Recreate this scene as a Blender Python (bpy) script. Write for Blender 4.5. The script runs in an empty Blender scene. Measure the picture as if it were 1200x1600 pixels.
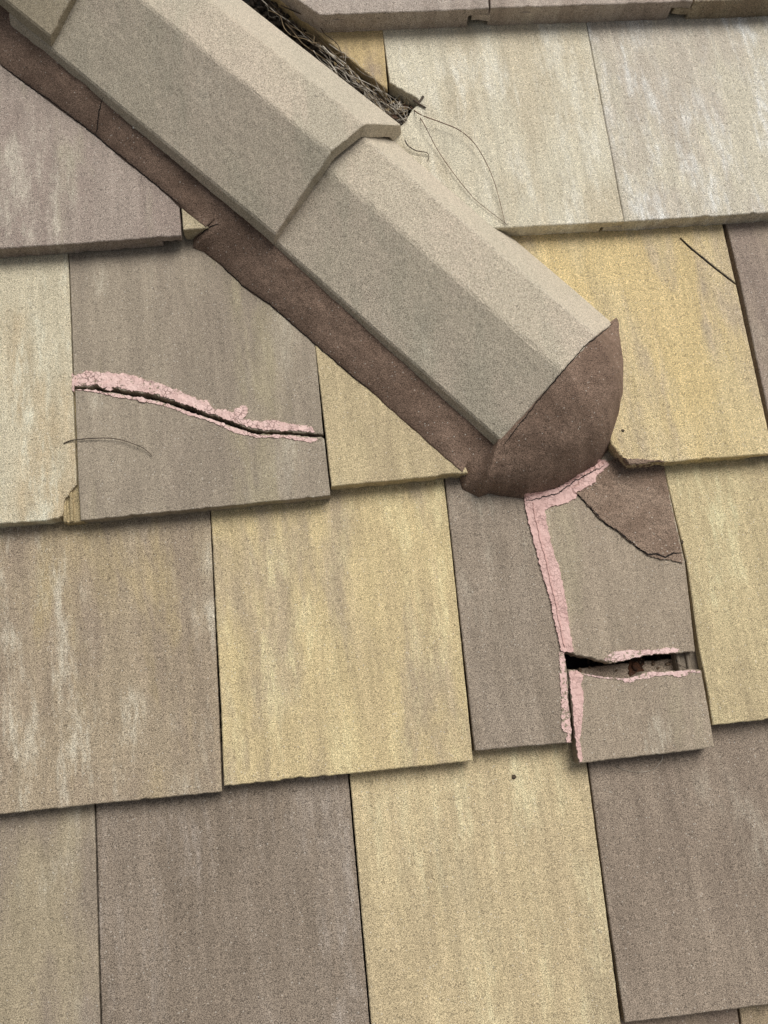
import bpy, bmesh, math, random
from mathutils import Vector, Matrix, noise, geometry
from mathutils.bvhtree import BVHTree

scene = bpy.context.scene
C = scene.collection
RAD = math.radians
PITCH = RAD(24)

# ------------------------------------------------------------------ camera
# roof coordinates: u along the courses, v up the slope, h out of the roof
F, H = 1300.0, 1.0
def nrm(v): return v.normalized()
Vc = nrm(Vector((-850, 6700, -F)))
Uc = nrm(Vector((1, (850 - F * .08) / 6700, -.08)))
Uc = nrm(Uc - Vc * Uc.dot(Vc))
Nc = Uc.cross(Vc)
RC = Matrix((Uc, Vc, Nc)).transposed()           # roof -> camera
RT = RC.transposed()                              # camera -> roof
ROOF = Matrix.Translation((0, 0, 4.2)) @ Matrix.Rotation(PITCH, 4, 'X')
cam = bpy.data.objects.new('camera', bpy.data.cameras.new('camera'))
C.objects.link(cam)
cam.matrix_world = ROOF @ Matrix.Translation((0, 0, H)) @ RT.to_4x4()
cam.data.sensor_fit = 'VERTICAL'
cam.data.sensor_height = 24
cam.data.lens = 24 * F / 1600
cam.data.clip_start = .02
cam.data.clip_end = 500
scene.camera = cam
scene.render.resolution_x, scene.render.resolution_y = 768, 1024

# ------------------------------------------------------------------ light
sun_roof = Vector((.38, .52, .77)).normalized()
sun_dir = (ROOF.to_3x3() @ sun_roof).normalized()
world = bpy.data.worlds.new('World')
scene.world = world
world.use_nodes = True
wn = world.node_tree.nodes; wl = world.node_tree.links
sky = wn.new('ShaderNodeTexSky'); sky.sky_type = 'NISHITA'; sky.sun_disc = False
sky.sun_elevation = math.asin(sun_dir.z)
sky.sun_rotation = math.atan2(sun_dir.x, sun_dir.y)
sky.air_density = 1.0; sky.dust_density = 4.0; sky.ozone_density = 1.0
hs = wn.new('ShaderNodeHueSaturation'); hs.inputs['Saturation'].default_value = .25
wl.new(sky.outputs[0], hs.inputs['Color'])
wl.new(hs.outputs[0], wn['Background'].inputs['Color'])
wn['Background'].inputs['Strength'].default_value = .055
sun = bpy.data.objects.new('sun', bpy.data.lights.new('sun', 'SUN'))
C.objects.link(sun)
sun.data.energy = 2.2
sun.data.angle = RAD(38)
sun.data.color = (1, .965, .91)
sun.rotation_euler = sun_dir.to_track_quat('Z', 'Y').to_euler()
sun.location = (0, 0, 9)
scene.view_settings.view_transform = 'Standard'
scene.view_settings.look = 'None'
scene.view_settings.gamma = 1
scene.view_settings.exposure = .40

# ------------------------------------------------------------------ helpers
def ray(x, y):
    return RT @ Vector(((x - 600) / F, -(y - 800) / F, -1.0))
CAM = Vector((0, 0, H))
def at(x, y, h=0.0):
    d = ray(x, y); return CAM + d * ((h - H) / d.z)
def on_plane(x, y, pl):                 # pl = (a,b,c): h = a + b*u + c*v
    d = ray(x, y); a, b, c = pl
    t = (a - H) / (d.z - b * d.x - c * d.y)
    return CAM + d * t
def hp(pl, u, v): return pl[0] + pl[1] * u + pl[2] * v
def lin(r, g, b):
    f = lambda c: (c / 255 / 12.92) if c / 255 <= .04045 else ((c / 255 + .055) / 1.055) ** 2.4
    return (f(r), f(g), f(b), 1)

LIN = lin
def tag(o, label=None, cat=None, group=None, kind=None):
    if label: o['label'] = label
    if cat: o['category'] = cat
    if group: o['group'] = group
    if kind: o['kind'] = kind
    return o

SOLID = []                               # (verts, polys) in roof coordinates, for draping
def link(name, verts, polys, mat, parent=None, origin=None, smooth=False, solid=False, solid_src=None):
    """verts in roof coordinates; object sits on the roof with its axes along the roof."""
    verts = [Vector(v) for v in verts]
    if origin is None:
        n = len(verts)
        origin = Vector((sum(v.x for v in verts) / n, sum(v.y for v in verts) / n, min(v.z for v in verts)))
    me = bpy.data.meshes.new(name)
    me.from_pydata([v - origin for v in verts], [], polys)
    me.update()
    bm = bmesh.new(); bm.from_mesh(me)
    big = [f for f in bm.faces if len(f.verts) > 4]
    if big: bmesh.ops.triangulate(bm, faces=big)
    bmesh.ops.recalc_face_normals(bm, faces=bm.faces[:])
    if smooth:
        for f in bm.faces: f.smooth = True
    bm.to_mesh(me)
    if solid:
        bm.verts.ensure_lookup_table()
        SOLID.append(([v.co + origin for v in bm.verts], [[v.index for v in f.verts] for f in bm.faces]))
    bm.free()
    me.materials.append(mat)
    o = bpy.data.objects.new(name, me); C.objects.link(o)
    if parent is None:
        o.location = ROOF @ origin
        o.rotation_euler = (PITCH, 0, 0)
        o['_ox'], o['_oy'], o['_oz'] = origin
    else:
        o.parent = parent
        po = Vector((parent['_ox'], parent['_oy'], parent['_oz']))
        o.location = origin - po
        o['_ox'], o['_oy'], o['_oz'] = origin
    return o

def rootempty(name, origin):
    o = bpy.data.objects.new(name, None); C.objects.link(o)
    o.empty_display_size = .05
    o.location = ROOF @ origin; o.rotation_euler = (PITCH, 0, 0)
    o['_ox'], o['_oy'], o['_oz'] = origin
    return o

def nz(p, s, seed=0.0):
    return noise.noise(Vector((p[0] * s + seed, p[1] * s - seed * .7, (p[2] if len(p) > 2 else 0) * s + seed * 1.3)))

def area2(P):
    return sum(P[i][0] * P[(i + 1) % len(P)][1] - P[(i + 1) % len(P)][0] * P[i][1] for i in range(len(P)))

def dense(P, step, jit, seed, rough=()):
    """resample a closed outline; edges named in rough are ragged like a break"""
    out = []
    n = len(P)
    for i in range(n):
        a = Vector(P[i]); b = Vector(P[(i + 1) % n]); d = b - a; L = d.length
        if L < 1e-6: continue
        rg = i in rough
        st = step * (.55 if rg else 1); j = jit * (2.6 if rg else 1)
        k = max(1, int(L / st)); nn = Vector((d.y, -d.x)) / L
        for q in range(k):
            p = a + d * (q / k)
            w = (nz((p.x, p.y), 260, seed) * .9 + nz((p.x, p.y), 90, seed + 5) * .8 + (nz((p.x, p.y), 35, seed + 9) * 1.2 if rg else nz((p.x, p.y), 14, seed + 9) * .9)) * j
            if q == 0: w *= .3
            if abs(nn.y) > .8 or rg: w -= max(0, nz((p.x, p.y), 62, seed + 20) - .30) * .0045
            else: w *= .45
            out.append(p + nn * w)
    return out

def inset(P, d):
    n = len(P); out = []
    for i in range(n):
        a = P[i - 1]; b = P[(i + 1) % n]; t = b - a
        if t.length < 1e-9: out.append(P[i].copy()); continue
        t.normalize()
        out.append(P[i] + Vector((-t.y, t.x)) * d)     # CCW outline: inward normal
    return out

def slab(P, top, t0, t1, bevel=.0011, seed=0, step=.0032, jit=.0006, rough=(), face_jit=.0010):
    """prism between top-t0 and top-t1 over outline P (roof u,v); top(u,v) gives the height"""
    if area2(P) < 0:
        P = P[::-1]; n = len(P); rough = tuple((n - 2 - r) % n for r in rough)
    D = dense(P, step, jit, seed, rough)
    n = len(D)
    rings = []
    ins = inset(D, bevel)
    for p in ins:
        pass
    hts = [(ins, 0.0), (D, bevel * .8)]
    k = 3 if (t1 - t0) > .012 else 1
    for q in range(1, k + 1):
        hts.append((D, bevel * .8 + (t1 - t0 - bevel * .8) * q / k))
    V = []; Fc = []
    for ri, (ring, dz) in enumerate(hts):
        for p in ring:
            x, y = p.x, p.y
            z = top(x, y) - t0 - dz
            if ri == 0: z += nz((x, y), 120, seed) * .0002
            if ri == 1: z += nz((x, y), 300, seed + 3) * .0005
            if ri > 1:
                w = face_jit * (nz((x, y, z), 190, seed + ri) + nz((x, y, z), 60, seed + ri * 3))
                x += w; y += w
            if ri == len(hts) - 1: z += .0016 * nz((x, y), 70, seed + 40) + .0008 * nz((x, y), 260, seed + 41)
            V.append(Vector((x, y, z)))
    Fc.append(list(range(n)))
    for r in range(len(hts) - 1):
        for i in range(n):
            j = (i + 1) % n
            Fc.append([r * n + i, (r + 1) * n + i, (r + 1) * n + j, r * n + j])
    Fc.append([(len(hts) - 1) * n + i for i in range(n)][::-1])
    return V, Fc

def merge(*ms):
    V = []; Fc = []
    for v, f in ms:
        o = len(V); V += v; Fc += [[i + o for i in q] for q in f]
    return V, Fc

def clip(P, n, c):                                     # keep points with p.n <= c
    out = []
    for i in range(len(P)):
        a = Vector(P[i]); b = Vector(P[(i + 1) % len(P)])
        da = a.dot(n) - c; db = b.dot(n) - c
        if da <= 0: out.append(a)
        if da * db < 0: out.append(a + (b - a) * (da / (da - db)))
    return out

# ------------------------------------------------------------------ materials
class NT:
    def __init__(s, name):
        s.m = bpy.data.materials.new(name); s.m.use_nodes = True
        s.t = s.m.node_tree; s.b = s.t.nodes['Principled BSDF']
    def n(s, typ, **kw):
        x = s.t.nodes.new(typ)
        for k, v in kw.items():
            if k in x.inputs: x.inputs[k].default_value = v
            else: setattr(x, k, v)
        return x
    def l(s, a, b): s.t.links.new(a, b)
    def coords(s, seed, scale=(1, 1, 1)):
        tc = s.n('ShaderNodeTexCoord'); mp = s.n('ShaderNodeMapping')
        mp.inputs['Scale'].default_value = scale
        mp.inputs['Location'].default_value = (seed * 1.37 % 9, seed * 2.71 % 9, seed * .77 % 9)
        s.l(tc.outputs['Object'], mp.inputs['Vector']); return mp.outputs[0]
    def noise(s, vec, scale, detail=2, rough=.5, dist=0):
        x = s.n('ShaderNodeTexNoise'); x.inputs['Scale'].default_value = scale
        x.inputs['Detail'].default_value = detail; x.inputs['Roughness'].default_value = rough
        x.inputs['Distortion'].default_value = dist
        s.l(vec, x.inputs['Vector']); return x.outputs['Fac']
    def rng(s, val, a, b, c=0, d=1, smooth=True):
        x = s.n('ShaderNodeMapRange'); x.interpolation_type = 'SMOOTHSTEP' if smooth else 'LINEAR'
        for i, q in zip((1, 2, 3, 4), (a, b, c, d)): x.inputs[i].default_value = q
        s.l(val, x.inputs[0]); return x.outputs[0]
    def mix(s, fac, a, b, mode='MIX'):
        x = s.n('ShaderNodeMix'); x.data_type = 'RGBA'; x.blend_type = mode
        for i, q in ((0, fac), (6, a), (7, b)):
            if hasattr(q, 'links'): s.l(q, x.inputs[i])
            else: x.inputs[i].default_value = q
        return x.outputs[2]
    def math(s, op, a, b):
        x = s.n('ShaderNodeMath'); x.operation = op
        for i, q in ((0, a), (1, b)):
            if hasattr(q, 'links'): s.l(q, x.inputs[i])
            else: x.inputs[i].default_value = q
        return x.outputs[0]

def grit(t, col, seed, amount=1.0, spark=.5, size=1.0):
    """cast sand grains: fine light and dark grains, a few bright quartz ones, a few pits"""
    v = t.coords(seed + 3.1)
    g1 = t.noise(v, 1000 / size, 2, .7)
    g2 = t.noise(v, 250 / size, 2, .6)
    gm = t.math('ADD', t.math('MULTIPLY', g1, .88), t.math('MULTIPLY', g2, .12))
    k = t.rng(gm, .36, .64, 1 - .64 * amount, 1 + .86 * amount, False)
    cc = t.n('ShaderNodeCombineColor')
    for i in range(3): t.l(k, cc.inputs[i])
    col = t.mix(1.0, col, cc.outputs[0], 'MULTIPLY')
    vo = t.n('ShaderNodeTexVoronoi'); vo.inputs['Scale'].default_value = 520
    t.l(v, vo.inputs['Vector'])
    sep = t.n('ShaderNodeSeparateColor'); t.l(vo.outputs['Color'], sep.inputs[0])
    near = t.rng(vo.outputs['Distance'], .5, .25)
    sp = t.math('MULTIPLY', t.rng(sep.outputs[0], .965, .985), near)
    col = t.mix(t.math('MULTIPLY', sp, spark), col, (.72, .68, .60, 1))
    pt = t.math('MULTIPLY', t.rng(sep.outputs[1], .955, .975), near)
    col = t.mix(t.math('MULTIPLY', pt, .35), col, (.045, .035, .028, 1))
    bp = t.n('ShaderNodeBump'); bp.inputs['Strength'].default_value = .42; bp.inputs['Distance'].default_value = .0011
    t.l(gm, bp.inputs['Height']); t.l(bp.outputs[0], t.b.inputs['Normal'])
    t.l(col, t.b.inputs['Base Color'])
    t.b.inputs['Roughness'].default_value = .93
    t.b.inputs['Specular IOR Level'].default_value = .25
    return t.m

TINT = {}
def tile_mat(name, base, alt, altw=.5, white=.3, seed=0, wcol=(206, 200, 182), streak=(26, 5, 8), third=None, thirdw=.3, grain=1.0, band=None):
    t = NT(name)
    tn = TINT.get(name, (1, 1, 1))
    lin = lambda *c: tuple(a * b for a, b in zip(LIN(*c)[:3], tn)) + (1,)
    s1 = t.noise(t.coords(seed, streak), 1, 5, .62, .25)
    c1 = t.noise(t.coords(seed + 11, (8, 5, 5)), 1, 3, .55, .3)
    m = t.math('ADD', t.math('MULTIPLY', s1, .5), t.math('MULTIPLY', c1, .5))
    th = .5 + (.5 - altw) * .34
    col = t.mix(t.rng(m, th - .085, th + .085), lin(*base), lin(*alt))
    if third:
        q = t.noise(t.coords(seed + 23, (14, 3.5, 8)), 1, 4, .6, .3)
        th3 = .5 + (.5 - thirdw) * .34
        col = t.mix(t.rng(q, th3 - .07, th3 + .09, 0, .85), col, lin(*third))
    if band:                                   # right-hand facet coloured paler, as the side that catches more light
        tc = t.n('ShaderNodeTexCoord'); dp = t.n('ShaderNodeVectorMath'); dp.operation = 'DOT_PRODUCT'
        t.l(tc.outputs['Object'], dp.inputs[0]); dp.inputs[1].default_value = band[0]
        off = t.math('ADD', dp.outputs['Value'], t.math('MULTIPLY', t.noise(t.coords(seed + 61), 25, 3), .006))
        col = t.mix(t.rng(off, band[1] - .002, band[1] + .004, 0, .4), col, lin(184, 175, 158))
    # fine drag streaks down the slope
    fs = t.noise(t.coords(seed + 31, (95, 9, 20)), 1, 3, .6)
    k = t.rng(fs, .3, .7, *((.97, 1.03) if name.startswith('hip') else (.88, 1.11)), False)
    cc = t.n('ShaderNodeCombineColor')
    for i in range(3): t.l(k, cc.inputs[i])
    col = t.mix(1.0, col, cc.outputs[0], 'MULTIPLY')
    # lime bloom in broken streaks
    w1 = t.noise(t.coords(seed + 47, (34, 7, 8)), 1, 8, .78, .12)
    w2 = t.noise(t.coords(seed + 53, (7, 6, 6)), 1, 2, .5)
    ww = t.math('MULTIPLY', t.rng(w1, .47, .72), t.rng(w2, .62 - .3 * white, .8 - .3 * white))
    col = t.mix(t.math('MULTIPLY', ww, min(1, .35 + .6 * white)), col, lin(*wcol))
    return grit(t, col, seed, grain * (.78 + .34 * ((seed * .618) % 1)))

def plain_grit(name, base, alt, seed=0, grain=1.0, spark=.4, sc=9, size=1.0, bumpy=0):
    t = NT(name)
    c = t.noise(t.coords(seed), sc, 4, .6, .3)
    col = t.mix(t.rng(c, .36, .64), lin(*base), lin(*alt))
    m = grit(t, col, seed, grain, spark, size)
    if bumpy:                                   # float marks and pinholes of hand laid mortar
        b1 = [n for n in t.t.nodes if n.type == 'BUMP'][0]
        b2 = t.n('ShaderNodeBump'); b2.inputs['Strength'].default_value = .4; b2.inputs['Distance'].default_value = .0026
        v2 = t.coords(seed + 5); h2 = t.math('ADD', t.noise(v2, 75, 4, .7, .6), t.math('MULTIPLY', t.rng(t.noise(v2, 210, 2, .5), .30, .40), .35))
        t.l(h2, b2.inputs['Height']); t.l(b2.outputs[0], b1.inputs['Normal'])
    return m

def flat_mat(name, col, rough=.8, alt=None, sc=60):
    t = NT(name)
    if alt:
        c = t.noise(t.coords(3), sc, 3, .6)
        t.l(t.mix(t.rng(c, .35, .65), lin(*col), lin(*alt)), t.b.inputs['Base Color'])
    else: t.b.inputs['Base Color'].default_value = lin(*col)
    t.b.inputs['Roughness'].default_value = rough
    return t.m

def sealant_mat(name, seed, crack=.6, base=(224, 192, 184), alt=(212, 176, 169), bare=0.0, thick_scale=170):
    t = NT(name)
    v = t.coords(seed)
    c = t.noise(v, 70, 4, .65)
    col = t.mix(t.rng(c, .35, .68), lin(*alt), lin(*base))
    vo = t.n('ShaderNodeTexVoronoi'); vo.feature = 'DISTANCE_TO_EDGE'; vo.inputs['Scale'].default_value = thick_scale
    dv = t.n('ShaderNodeTexNoise'); dv.inputs['Scale'].default_value = 90; dv.inputs['Detail'].default_value = 3
    t.l(v, dv.inputs['Vector'])
    va = t.n('ShaderNodeVectorMath'); va.operation = 'MULTIPLY_ADD'
    t.l(dv.outputs['Color'], va.inputs[0]); va.inputs[1].default_value = (.012, .012, .012); t.l(v, va.inputs[2])
    t.l(va.outputs[0], vo.inputs['Vector'])
    gate = t.rng(t.noise(v, 45, 2, .5), .42, .6)
    line = t.math('MULTIPLY', t.rng(vo.outputs['Distance'], .07, .02), gate)
    col = t.mix(t.math('MULTIPLY', line, crack), col, lin(120, 88, 82))
    gr = t.noise(v, 520, 1, .6)
    col = t.mix(t.rng(gr, .5, .72, 0, .28), col, lin(150, 112, 104))
    if bare:
        bz = t.noise(v, 210, 3, .7)
        col = t.mix(t.rng(bz, .66 - bare * .2, .70 - bare * .2), col, lin(140, 126, 106))
    bp = t.n('ShaderNodeBump'); bp.inputs['Strength'].default_value = .7; bp.inputs['Distance'].default_value = .0012
    hgt = t.math('SUBTRACT', t.math('ADD', t.noise(v, 160, 3, .6), t.math('MULTIPLY', gr, .3)), t.math('MULTIPLY', line, .7))
    t.l(hgt, bp.inputs['Height']); t.l(bp.outputs[0], t.b.inputs['Normal'])
    t.l(col, t.b.inputs['Base Color']); t.b.inputs['Roughness'].default_value = .6
    return t.m

DARK = flat_mat('crack_dark', (30, 24, 20), .95, (18, 14, 12), 300)  # near-black that puts the shade inside a crack into the colour

# ------------------------------------------------------------------ setting
def sheet(name, P, z, thick, mat, kind='structure'):
    V = [Vector((p[0], p[1], z)) for p in P] + [Vector((p[0], p[1], z - thick)) for p in P]
    n = len(P)
    Fc = [list(range(n)), list(range(n, 2 * n))[::-1]] + [[i, i + n, (i + 1) % n + n, (i + 1) % n] for i in range(n)]
    return tag(link(name, V, Fc, mat, solid=True), kind=kind)
UNDER = plain_grit('underlay_felt', (58, 54, 50), (44, 40, 37), 4, .6, .1, 14)
sheet('roof_underlay', [(-1.0, -.85), (1.1, -.85), (1.1, 1.3), (-1.0, 1.3)], -.046, .02, UNDER)
gm = flat_mat('ground_soil', (66, 62, 50), .95, (56, 62, 40), .4)
gme = bpy.data.meshes.new('ground')
gme.from_pydata([(-200, -200, 0), (200, -200, 0), (200, 200, 0), (-200, 200, 0)], [], [(0, 1, 2, 3)])
gme.materials.append(gm)
go = bpy.data.objects.new('ground', gme); C.objects.link(go); go['kind'] = 'structure'

# ------------------------------------------------------------------ flat tiles
T = .024; G = .325
GRP = 'flat concrete roof tiles laid in courses'
PLN = {}
def tile(key, poly, eave, mat, label, base=0.0, rough=(), flange=None, lip=None, group=GRP, build=True, T=T, gl=G, parts=None, seedk=None):
    """poly: outline of the upper face in photo pixels, projected onto the tile's own tilted plane.
    eave: the two ends of the eave edge; lip: the right side edge (two px) whose underside is rebated;
    flange: the left side edge (two px) that carries the interlocking under-lap"""
    a = at(*eave[0], T + base); b = at(*eave[1], T + base)
    m = (b.y - a.y) / (b.x - a.x); v0 = a.y - m * a.x
    s = T / gl                                           # h = T+base - s*(v - v0 - m u)
    pl = (T + base + s * v0, s * m, -s)
    PLN[key] = pl
    seed = (sum(ord(c) * (i + 3) for i, c in enumerate(key)) * 7) % 97 + .37
    Q = lambda p: on_plane(p[0], p[1], pl).to_2d()
    top = lambda u, v: hp(pl, u, v)
    P = [Q(p) for p in poly]
    if not build: return pl, P, top, seed
    if lip:
        ms = [slab(P, top, 0, .0112, seed=seed, rough=rough)]
        e0, e1 = Q(lip[0]), Q(lip[1])
        d = (e1 - e0).normalized(); n = Vector((d.y, -d.x))
        if n.x < 0: n = -n
        Pl = clip(P, n, e0.dot(n) - .026)
        if len(Pl) > 2:
            Pi = inset([Vector(p) for p in (Pl if area2(Pl) > 0 else Pl[::-1])], .0005)
            ms.append(slab(Pi, top, .0108, T, seed=seed + 2, bevel=.0004))
        V, Fc = merge(*ms)
    else:
        V, Fc = slab(P, top, 0, T, seed=seed, rough=rough)
    # origin: middle of the eave edge, at the tile's underside
    org = Vector(((a.x + b.x) / 2, (a.y + b.y) / 2, base))
    o = link('concrete_tile', V, Fc, mat, origin=org, solid=True)
    tag(o, label, 'tile', group)
    if flange: add_flange(o, flange, pl, mat, seed)
    return o

def add_flange(o, edge, pl, mat, seed, w=.0235, drop=.0125, ribs=True):
    Q = lambda p: on_plane(p[0], p[1], pl).to_2d()
    top = lambda u, v: hp(pl, u, v)
    e0, e1 = Q(edge[0]), Q(edge[1])
    d = (e1 - e0).normalized(); n = Vector((-d.y, d.x))
    if n.x > 0: n = -n
    q = [e0 - n * .002, e1 - n * .002, e1 + n * w, e0 + n * w]
    ms = [slab(q, top, drop, T - .0006, seed=seed + 9, bevel=.0012)]
    if ribs:
        for a, b in ((.0095, .013), (w - .0045, w - .0008)):
            r = [e0 + n * a + d * .0008, e1 + n * a, e1 + n * b, e0 + n * b + d * .0008]
            ms.append(slab(r, top, drop - .0035, drop + .001, seed=seed + 12, bevel=.001))
    V, Fc = merge(*ms)
    f = link('interlock_flange', V, Fc, mat, parent=o, solid=True)
    return f

# --- course at the top of the picture
M = lambda n, *a, **k: tile_mat('tile_' + n, *a, **k)
mA = M('mauve_grey', (160, 149, 139), (146, 134, 124), .5, .15, 1)
tile('1a', [(500, 23), (764, 13), (757, -90), (372, -90), (400, -62), (466, 0)], [(500, 23), (764, 13)], mA,
     'mauve grey concrete tile with a slanted cut corner above the debris filled gap', lip=[(764, 13), (757, -90)], T=.033)
tile('1b', [(767, 12), (1083, 2), (1070, -90), (760, -90)], [(767, 12), (1083, 2)], M('mauve_light', (164, 152, 141), (148, 135, 124), .5, .2, 2),
     'mauve grey concrete tile in the top course, between two hooked interlock joints', lip=[(1083, 2), (1070, -90)], flange=[(767, 12), (760, -90)], T=.033)
tile('1c', [(1086, 2), (1400, -10), (1380, -100), (1074, -90)], [(1086, 2), (1400, -10)], M('tan_grey', (150, 138, 118), (132, 118, 100), .5, .1, 3),
     'tile whose rough eave edge is all that shows in the top right corner', flange=[(1086, 2), (1074, -90)], T=.033)
# --- second course, right of the hip
tile('2a', [(606, 141), (592, -20), (382, -42), (396, -32)], [(500, 372), (604, 366)], M('ochre_wedge', (178, 158, 118), (150, 134, 118), .35, .2, 5),
     'small ochre tile wedge, cut on the slant above the nest of dry stalks')
tile('2b', [(700, 359), (794, 355), (975.2, 346), (915.6, 35), (905, -30), (588, -18), (598, 47), (609, 128), (654, 157), (632, 192), (585, 232)],
     [(700, 359), (974, 346)], M('pale_lime', (190, 183, 163), (182, 172, 150), .45, 1.1, 6, wcol=(208, 204, 190), grain=.9),
     'pale greenish tile with white bloom and a notched corner, right of the hip tiles', rough=(7, 8), lip=[(974, 346), (914, 35)])
tile('2c', [(976, 346), (1290, 326), (1210, -40), (906, -30), (917, 35)], [(976, 346), (1290, 326)], M('pale_grey_white', (187, 180, 162), (176, 167, 153), .5, 1.1, 8, wcol=(212, 212, 208), grain=.9),
     'pale grey tile with long white streaks at the upper right edge of the picture', flange=[(976, 346), (917, 35)])
# --- second course, left of the hip
tile('2l', [(-92, 395), (0, 388), (283, 368), (280, 322), (276, 280), (60, 96), (-110, -40)], [(0, 388), (283, 368)],
     M('rosy_grey', (149, 137, 127), (138, 125, 116), .5, .45, 9, third=(150, 142, 125), thirdw=.2),
     'rosy grey tile left of the mortar band near the upper left corner', lip=[(283, 368), (276, 280)])
tile('2m', [(286, 359), (326, 356), (318, 342), (300, 312), (282, 306)], [(286, 359), (330, 355)], M('tan_sliver', (168, 156, 130), (154, 142, 118), .5, .2, 10),
     'tiny pale tan triangle of tile pinched between the rosy grey tile and the mortar band')
# --- third course
tile('3a', [(-268, 838), (0, 818), (60, 814), (92, 811), (97, 806), (99, 785), (107, 771), (119, 757), (106, 400), (103, 325), (-262, 345)], [(0, 818), (92, 811)],
     M('straw_white', (182, 173, 150), (172, 157, 130), .5, 1.0, 12, wcol=(205, 204, 186)),
     'straw coloured tile with white bloom and a broken lower right corner at the left edge', rough=(3, 4, 5, 6))
# 3b is cracked across: one tile, two fragments with the crack open between them
m3b = M('grey_cracked', (148, 137, 121), (137, 126, 112), .45, .35, 13, third=(152, 142, 119), thirdw=.15)
e3b = [(126, 813), (516, 774)]
pl3b, _, top3b, _ = tile('3b', [(126, 813), (516, 774), (494, 560)], e3b, m3b, '', build=False)
up_edge = [(116, 604), (149, 602), (165, 607), (184, 606), (200, 611), (215, 612), (250, 619), (296, 635), (341, 652), (373, 663), (390, 670), (408, 673), (450, 674), (478, 676), (505, 679)]
lo_edge = [(117, 608), (149, 609), (166, 613), (184, 615), (215, 620), (250, 627), (296, 643), (341, 658), (373, 670), (404, 679), (450, 679), (471, 682), (506, 685)]
q3b = lambda L: [on_plane(x, y, pl3b).to_2d() for x, y in L]
r3b = rootempty('concrete_tile', at(320, 800, 0))
tag(r3b, 'greyish tile cracked right across, with flaking pink sealant along the crack', 'tile', GRP)
n_up = len(up_edge)
P = q3b(up_edge + [(494, 560), (484, 470), (470, 420), (405, 335), (103, 325), (109, 420)])
V, Fc = slab(P, top3b, 0, T, seed=31, rough=tuple(range(n_up - 1)), bevel=.0008)
link('tile_fragment', V, Fc, m3b, parent=r3b, solid=True)['label'] = 'upper part of the cracked tile'
P = q3b([(126, 813), (516, 774), (507, 690)] + lo_edge[::-1] + [(122, 745)])
V, Fc = slab(P, top3b, 0, T, seed=33, rough=tuple(range(3, 3 + len(lo_edge) - 1)), bevel=.0008)
link('tile_fragment', V, Fc, m3b, parent=r3b, solid=True)['label'] = 'lower part of the cracked tile'
m3f = M('straw_flange', (168, 154, 118), (156, 140, 108), .5, .2, 14)
add_flange(r3b, [(126, 813), (108, 402)], pl3b, m3f, 14, w=.0215, drop=.0065)
tile('3c', [(518, 760), (731, 739), (729, 733), (690, 665), (480, 462), (486, 500), (493, 545)], [(518, 760), (731, 739)],
     M('khaki_yellow', (178, 163, 130), (166, 151, 122), .45, .25, 15),
     'khaki yellow triangular tile running under the lower left side of the mortar')
o3d = tile('3d', [(987, 727), (1207, 708), (1199, 667), (1150, 445), (1115.6, 419), (1089.3, 397.2), (1080.4, 390.2), (1061.5, 372.5), (1062.5, 371.5), (1081.6, 388.6), (1090, 395), (1117, 417), (1149.6, 442.6), (1129, 352), (1116, 285), (740, 305), (790, 440), (940, 600), (952, 682), (958, 697), (972, 712)],
     [(987, 727), (1207, 708)], M('golden_ochre', (188, 171, 132), (168, 153, 130), .42, .3, 16, third=(192, 172, 127), thirdw=.45),
     'golden ochre tile with a broken lower left corner and a hairline corner crack', rough=(17, 18, 19, 20), lip=[(1199, 667), (1129, 352)])
tile('3e', [(1212, 706), (1585, 672), (1490, 270), (1122, 285), (1136, 354), (1157, 440), (1205, 665)], [(1212, 706), (1585, 672)],
     M('dusty_mauve', (148, 134, 119), (137, 123, 112), .5, .3, 17),
     'dusty mauve tile beyond the wide open joint at the right edge of the picture', flange=[(1212, 706), (1136, 354)])
# --- fourth course
tile('4a', [(-50, 1277), (346, 1237), (341, 1100), (328, 806), (325, 735), (-62, 775)], [(-50, 1277), (346, 1237)],
     M('brown_buff', (152, 138, 117), (140, 126, 109), .5, .7, 19, third=(162, 146, 115), thirdw=.3),
     'broad brown and buff streaked tile below the straw coloured one at the left edge', lip=[(346, 1237), (328, 806)])
tile('4b', [(350, 1228), (739, 1189), (712, 920), (694, 755), (687, 690), (326, 728), (331, 830), (345, 1100)], [(350, 1228), (739, 1189)],
     M('warm_yellow', (189, 172, 132), (180, 163, 127), .5, .95, 20, third=(164, 149, 125), thirdw=.42, wcol=(210, 198, 156)),
     'warm yellow tile in the middle of the picture, showing a whole face', lip=[(739, 1189), (694, 755)])
o4c = tile('4c', [(742, 1173), (894, 1160), (889, 1067), (881, 1015), (855, 915), (826, 790), (812, 690), (690, 690), (696, 757), (714, 920)], [(744, 1173), (894, 1160)],
     M('umber_grey', (141, 129, 115), (133, 121, 107), .5, .2, 22),
     'narrow umber grey tile left of the pink sealed joint', rough=(1,))
m4d = M('stone_grey', (151, 138, 121), (141, 128, 112), .5, .5, 23, third=(156, 145, 124), thirdw=.25)
up4d = [(884, 1017), (907, 1024), (935, 1032), (956, 1036), (984, 1031), (1005, 1025), (1033, 1022), (1061, 1020), (1086, 1018)]
o4d = tile('4d', up4d + [(1082, 980), (1070, 876), (1041, 748), (1032, 680), (816, 700), (830, 790), (859, 915)], [(903, 1165), (1108, 1143)],
     m4d, 'upper piece of the snapped grey tile, above the open hole', rough=tuple(range(8)), base=.001)
lo4d = [(1096, 1048), (1077, 1046), (1054, 1048), (1028, 1049), (1009, 1050), (991, 1058), (972, 1060), (953, 1059), (930, 1056), (911, 1051), (897, 1046), (888, 1048)]
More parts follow.
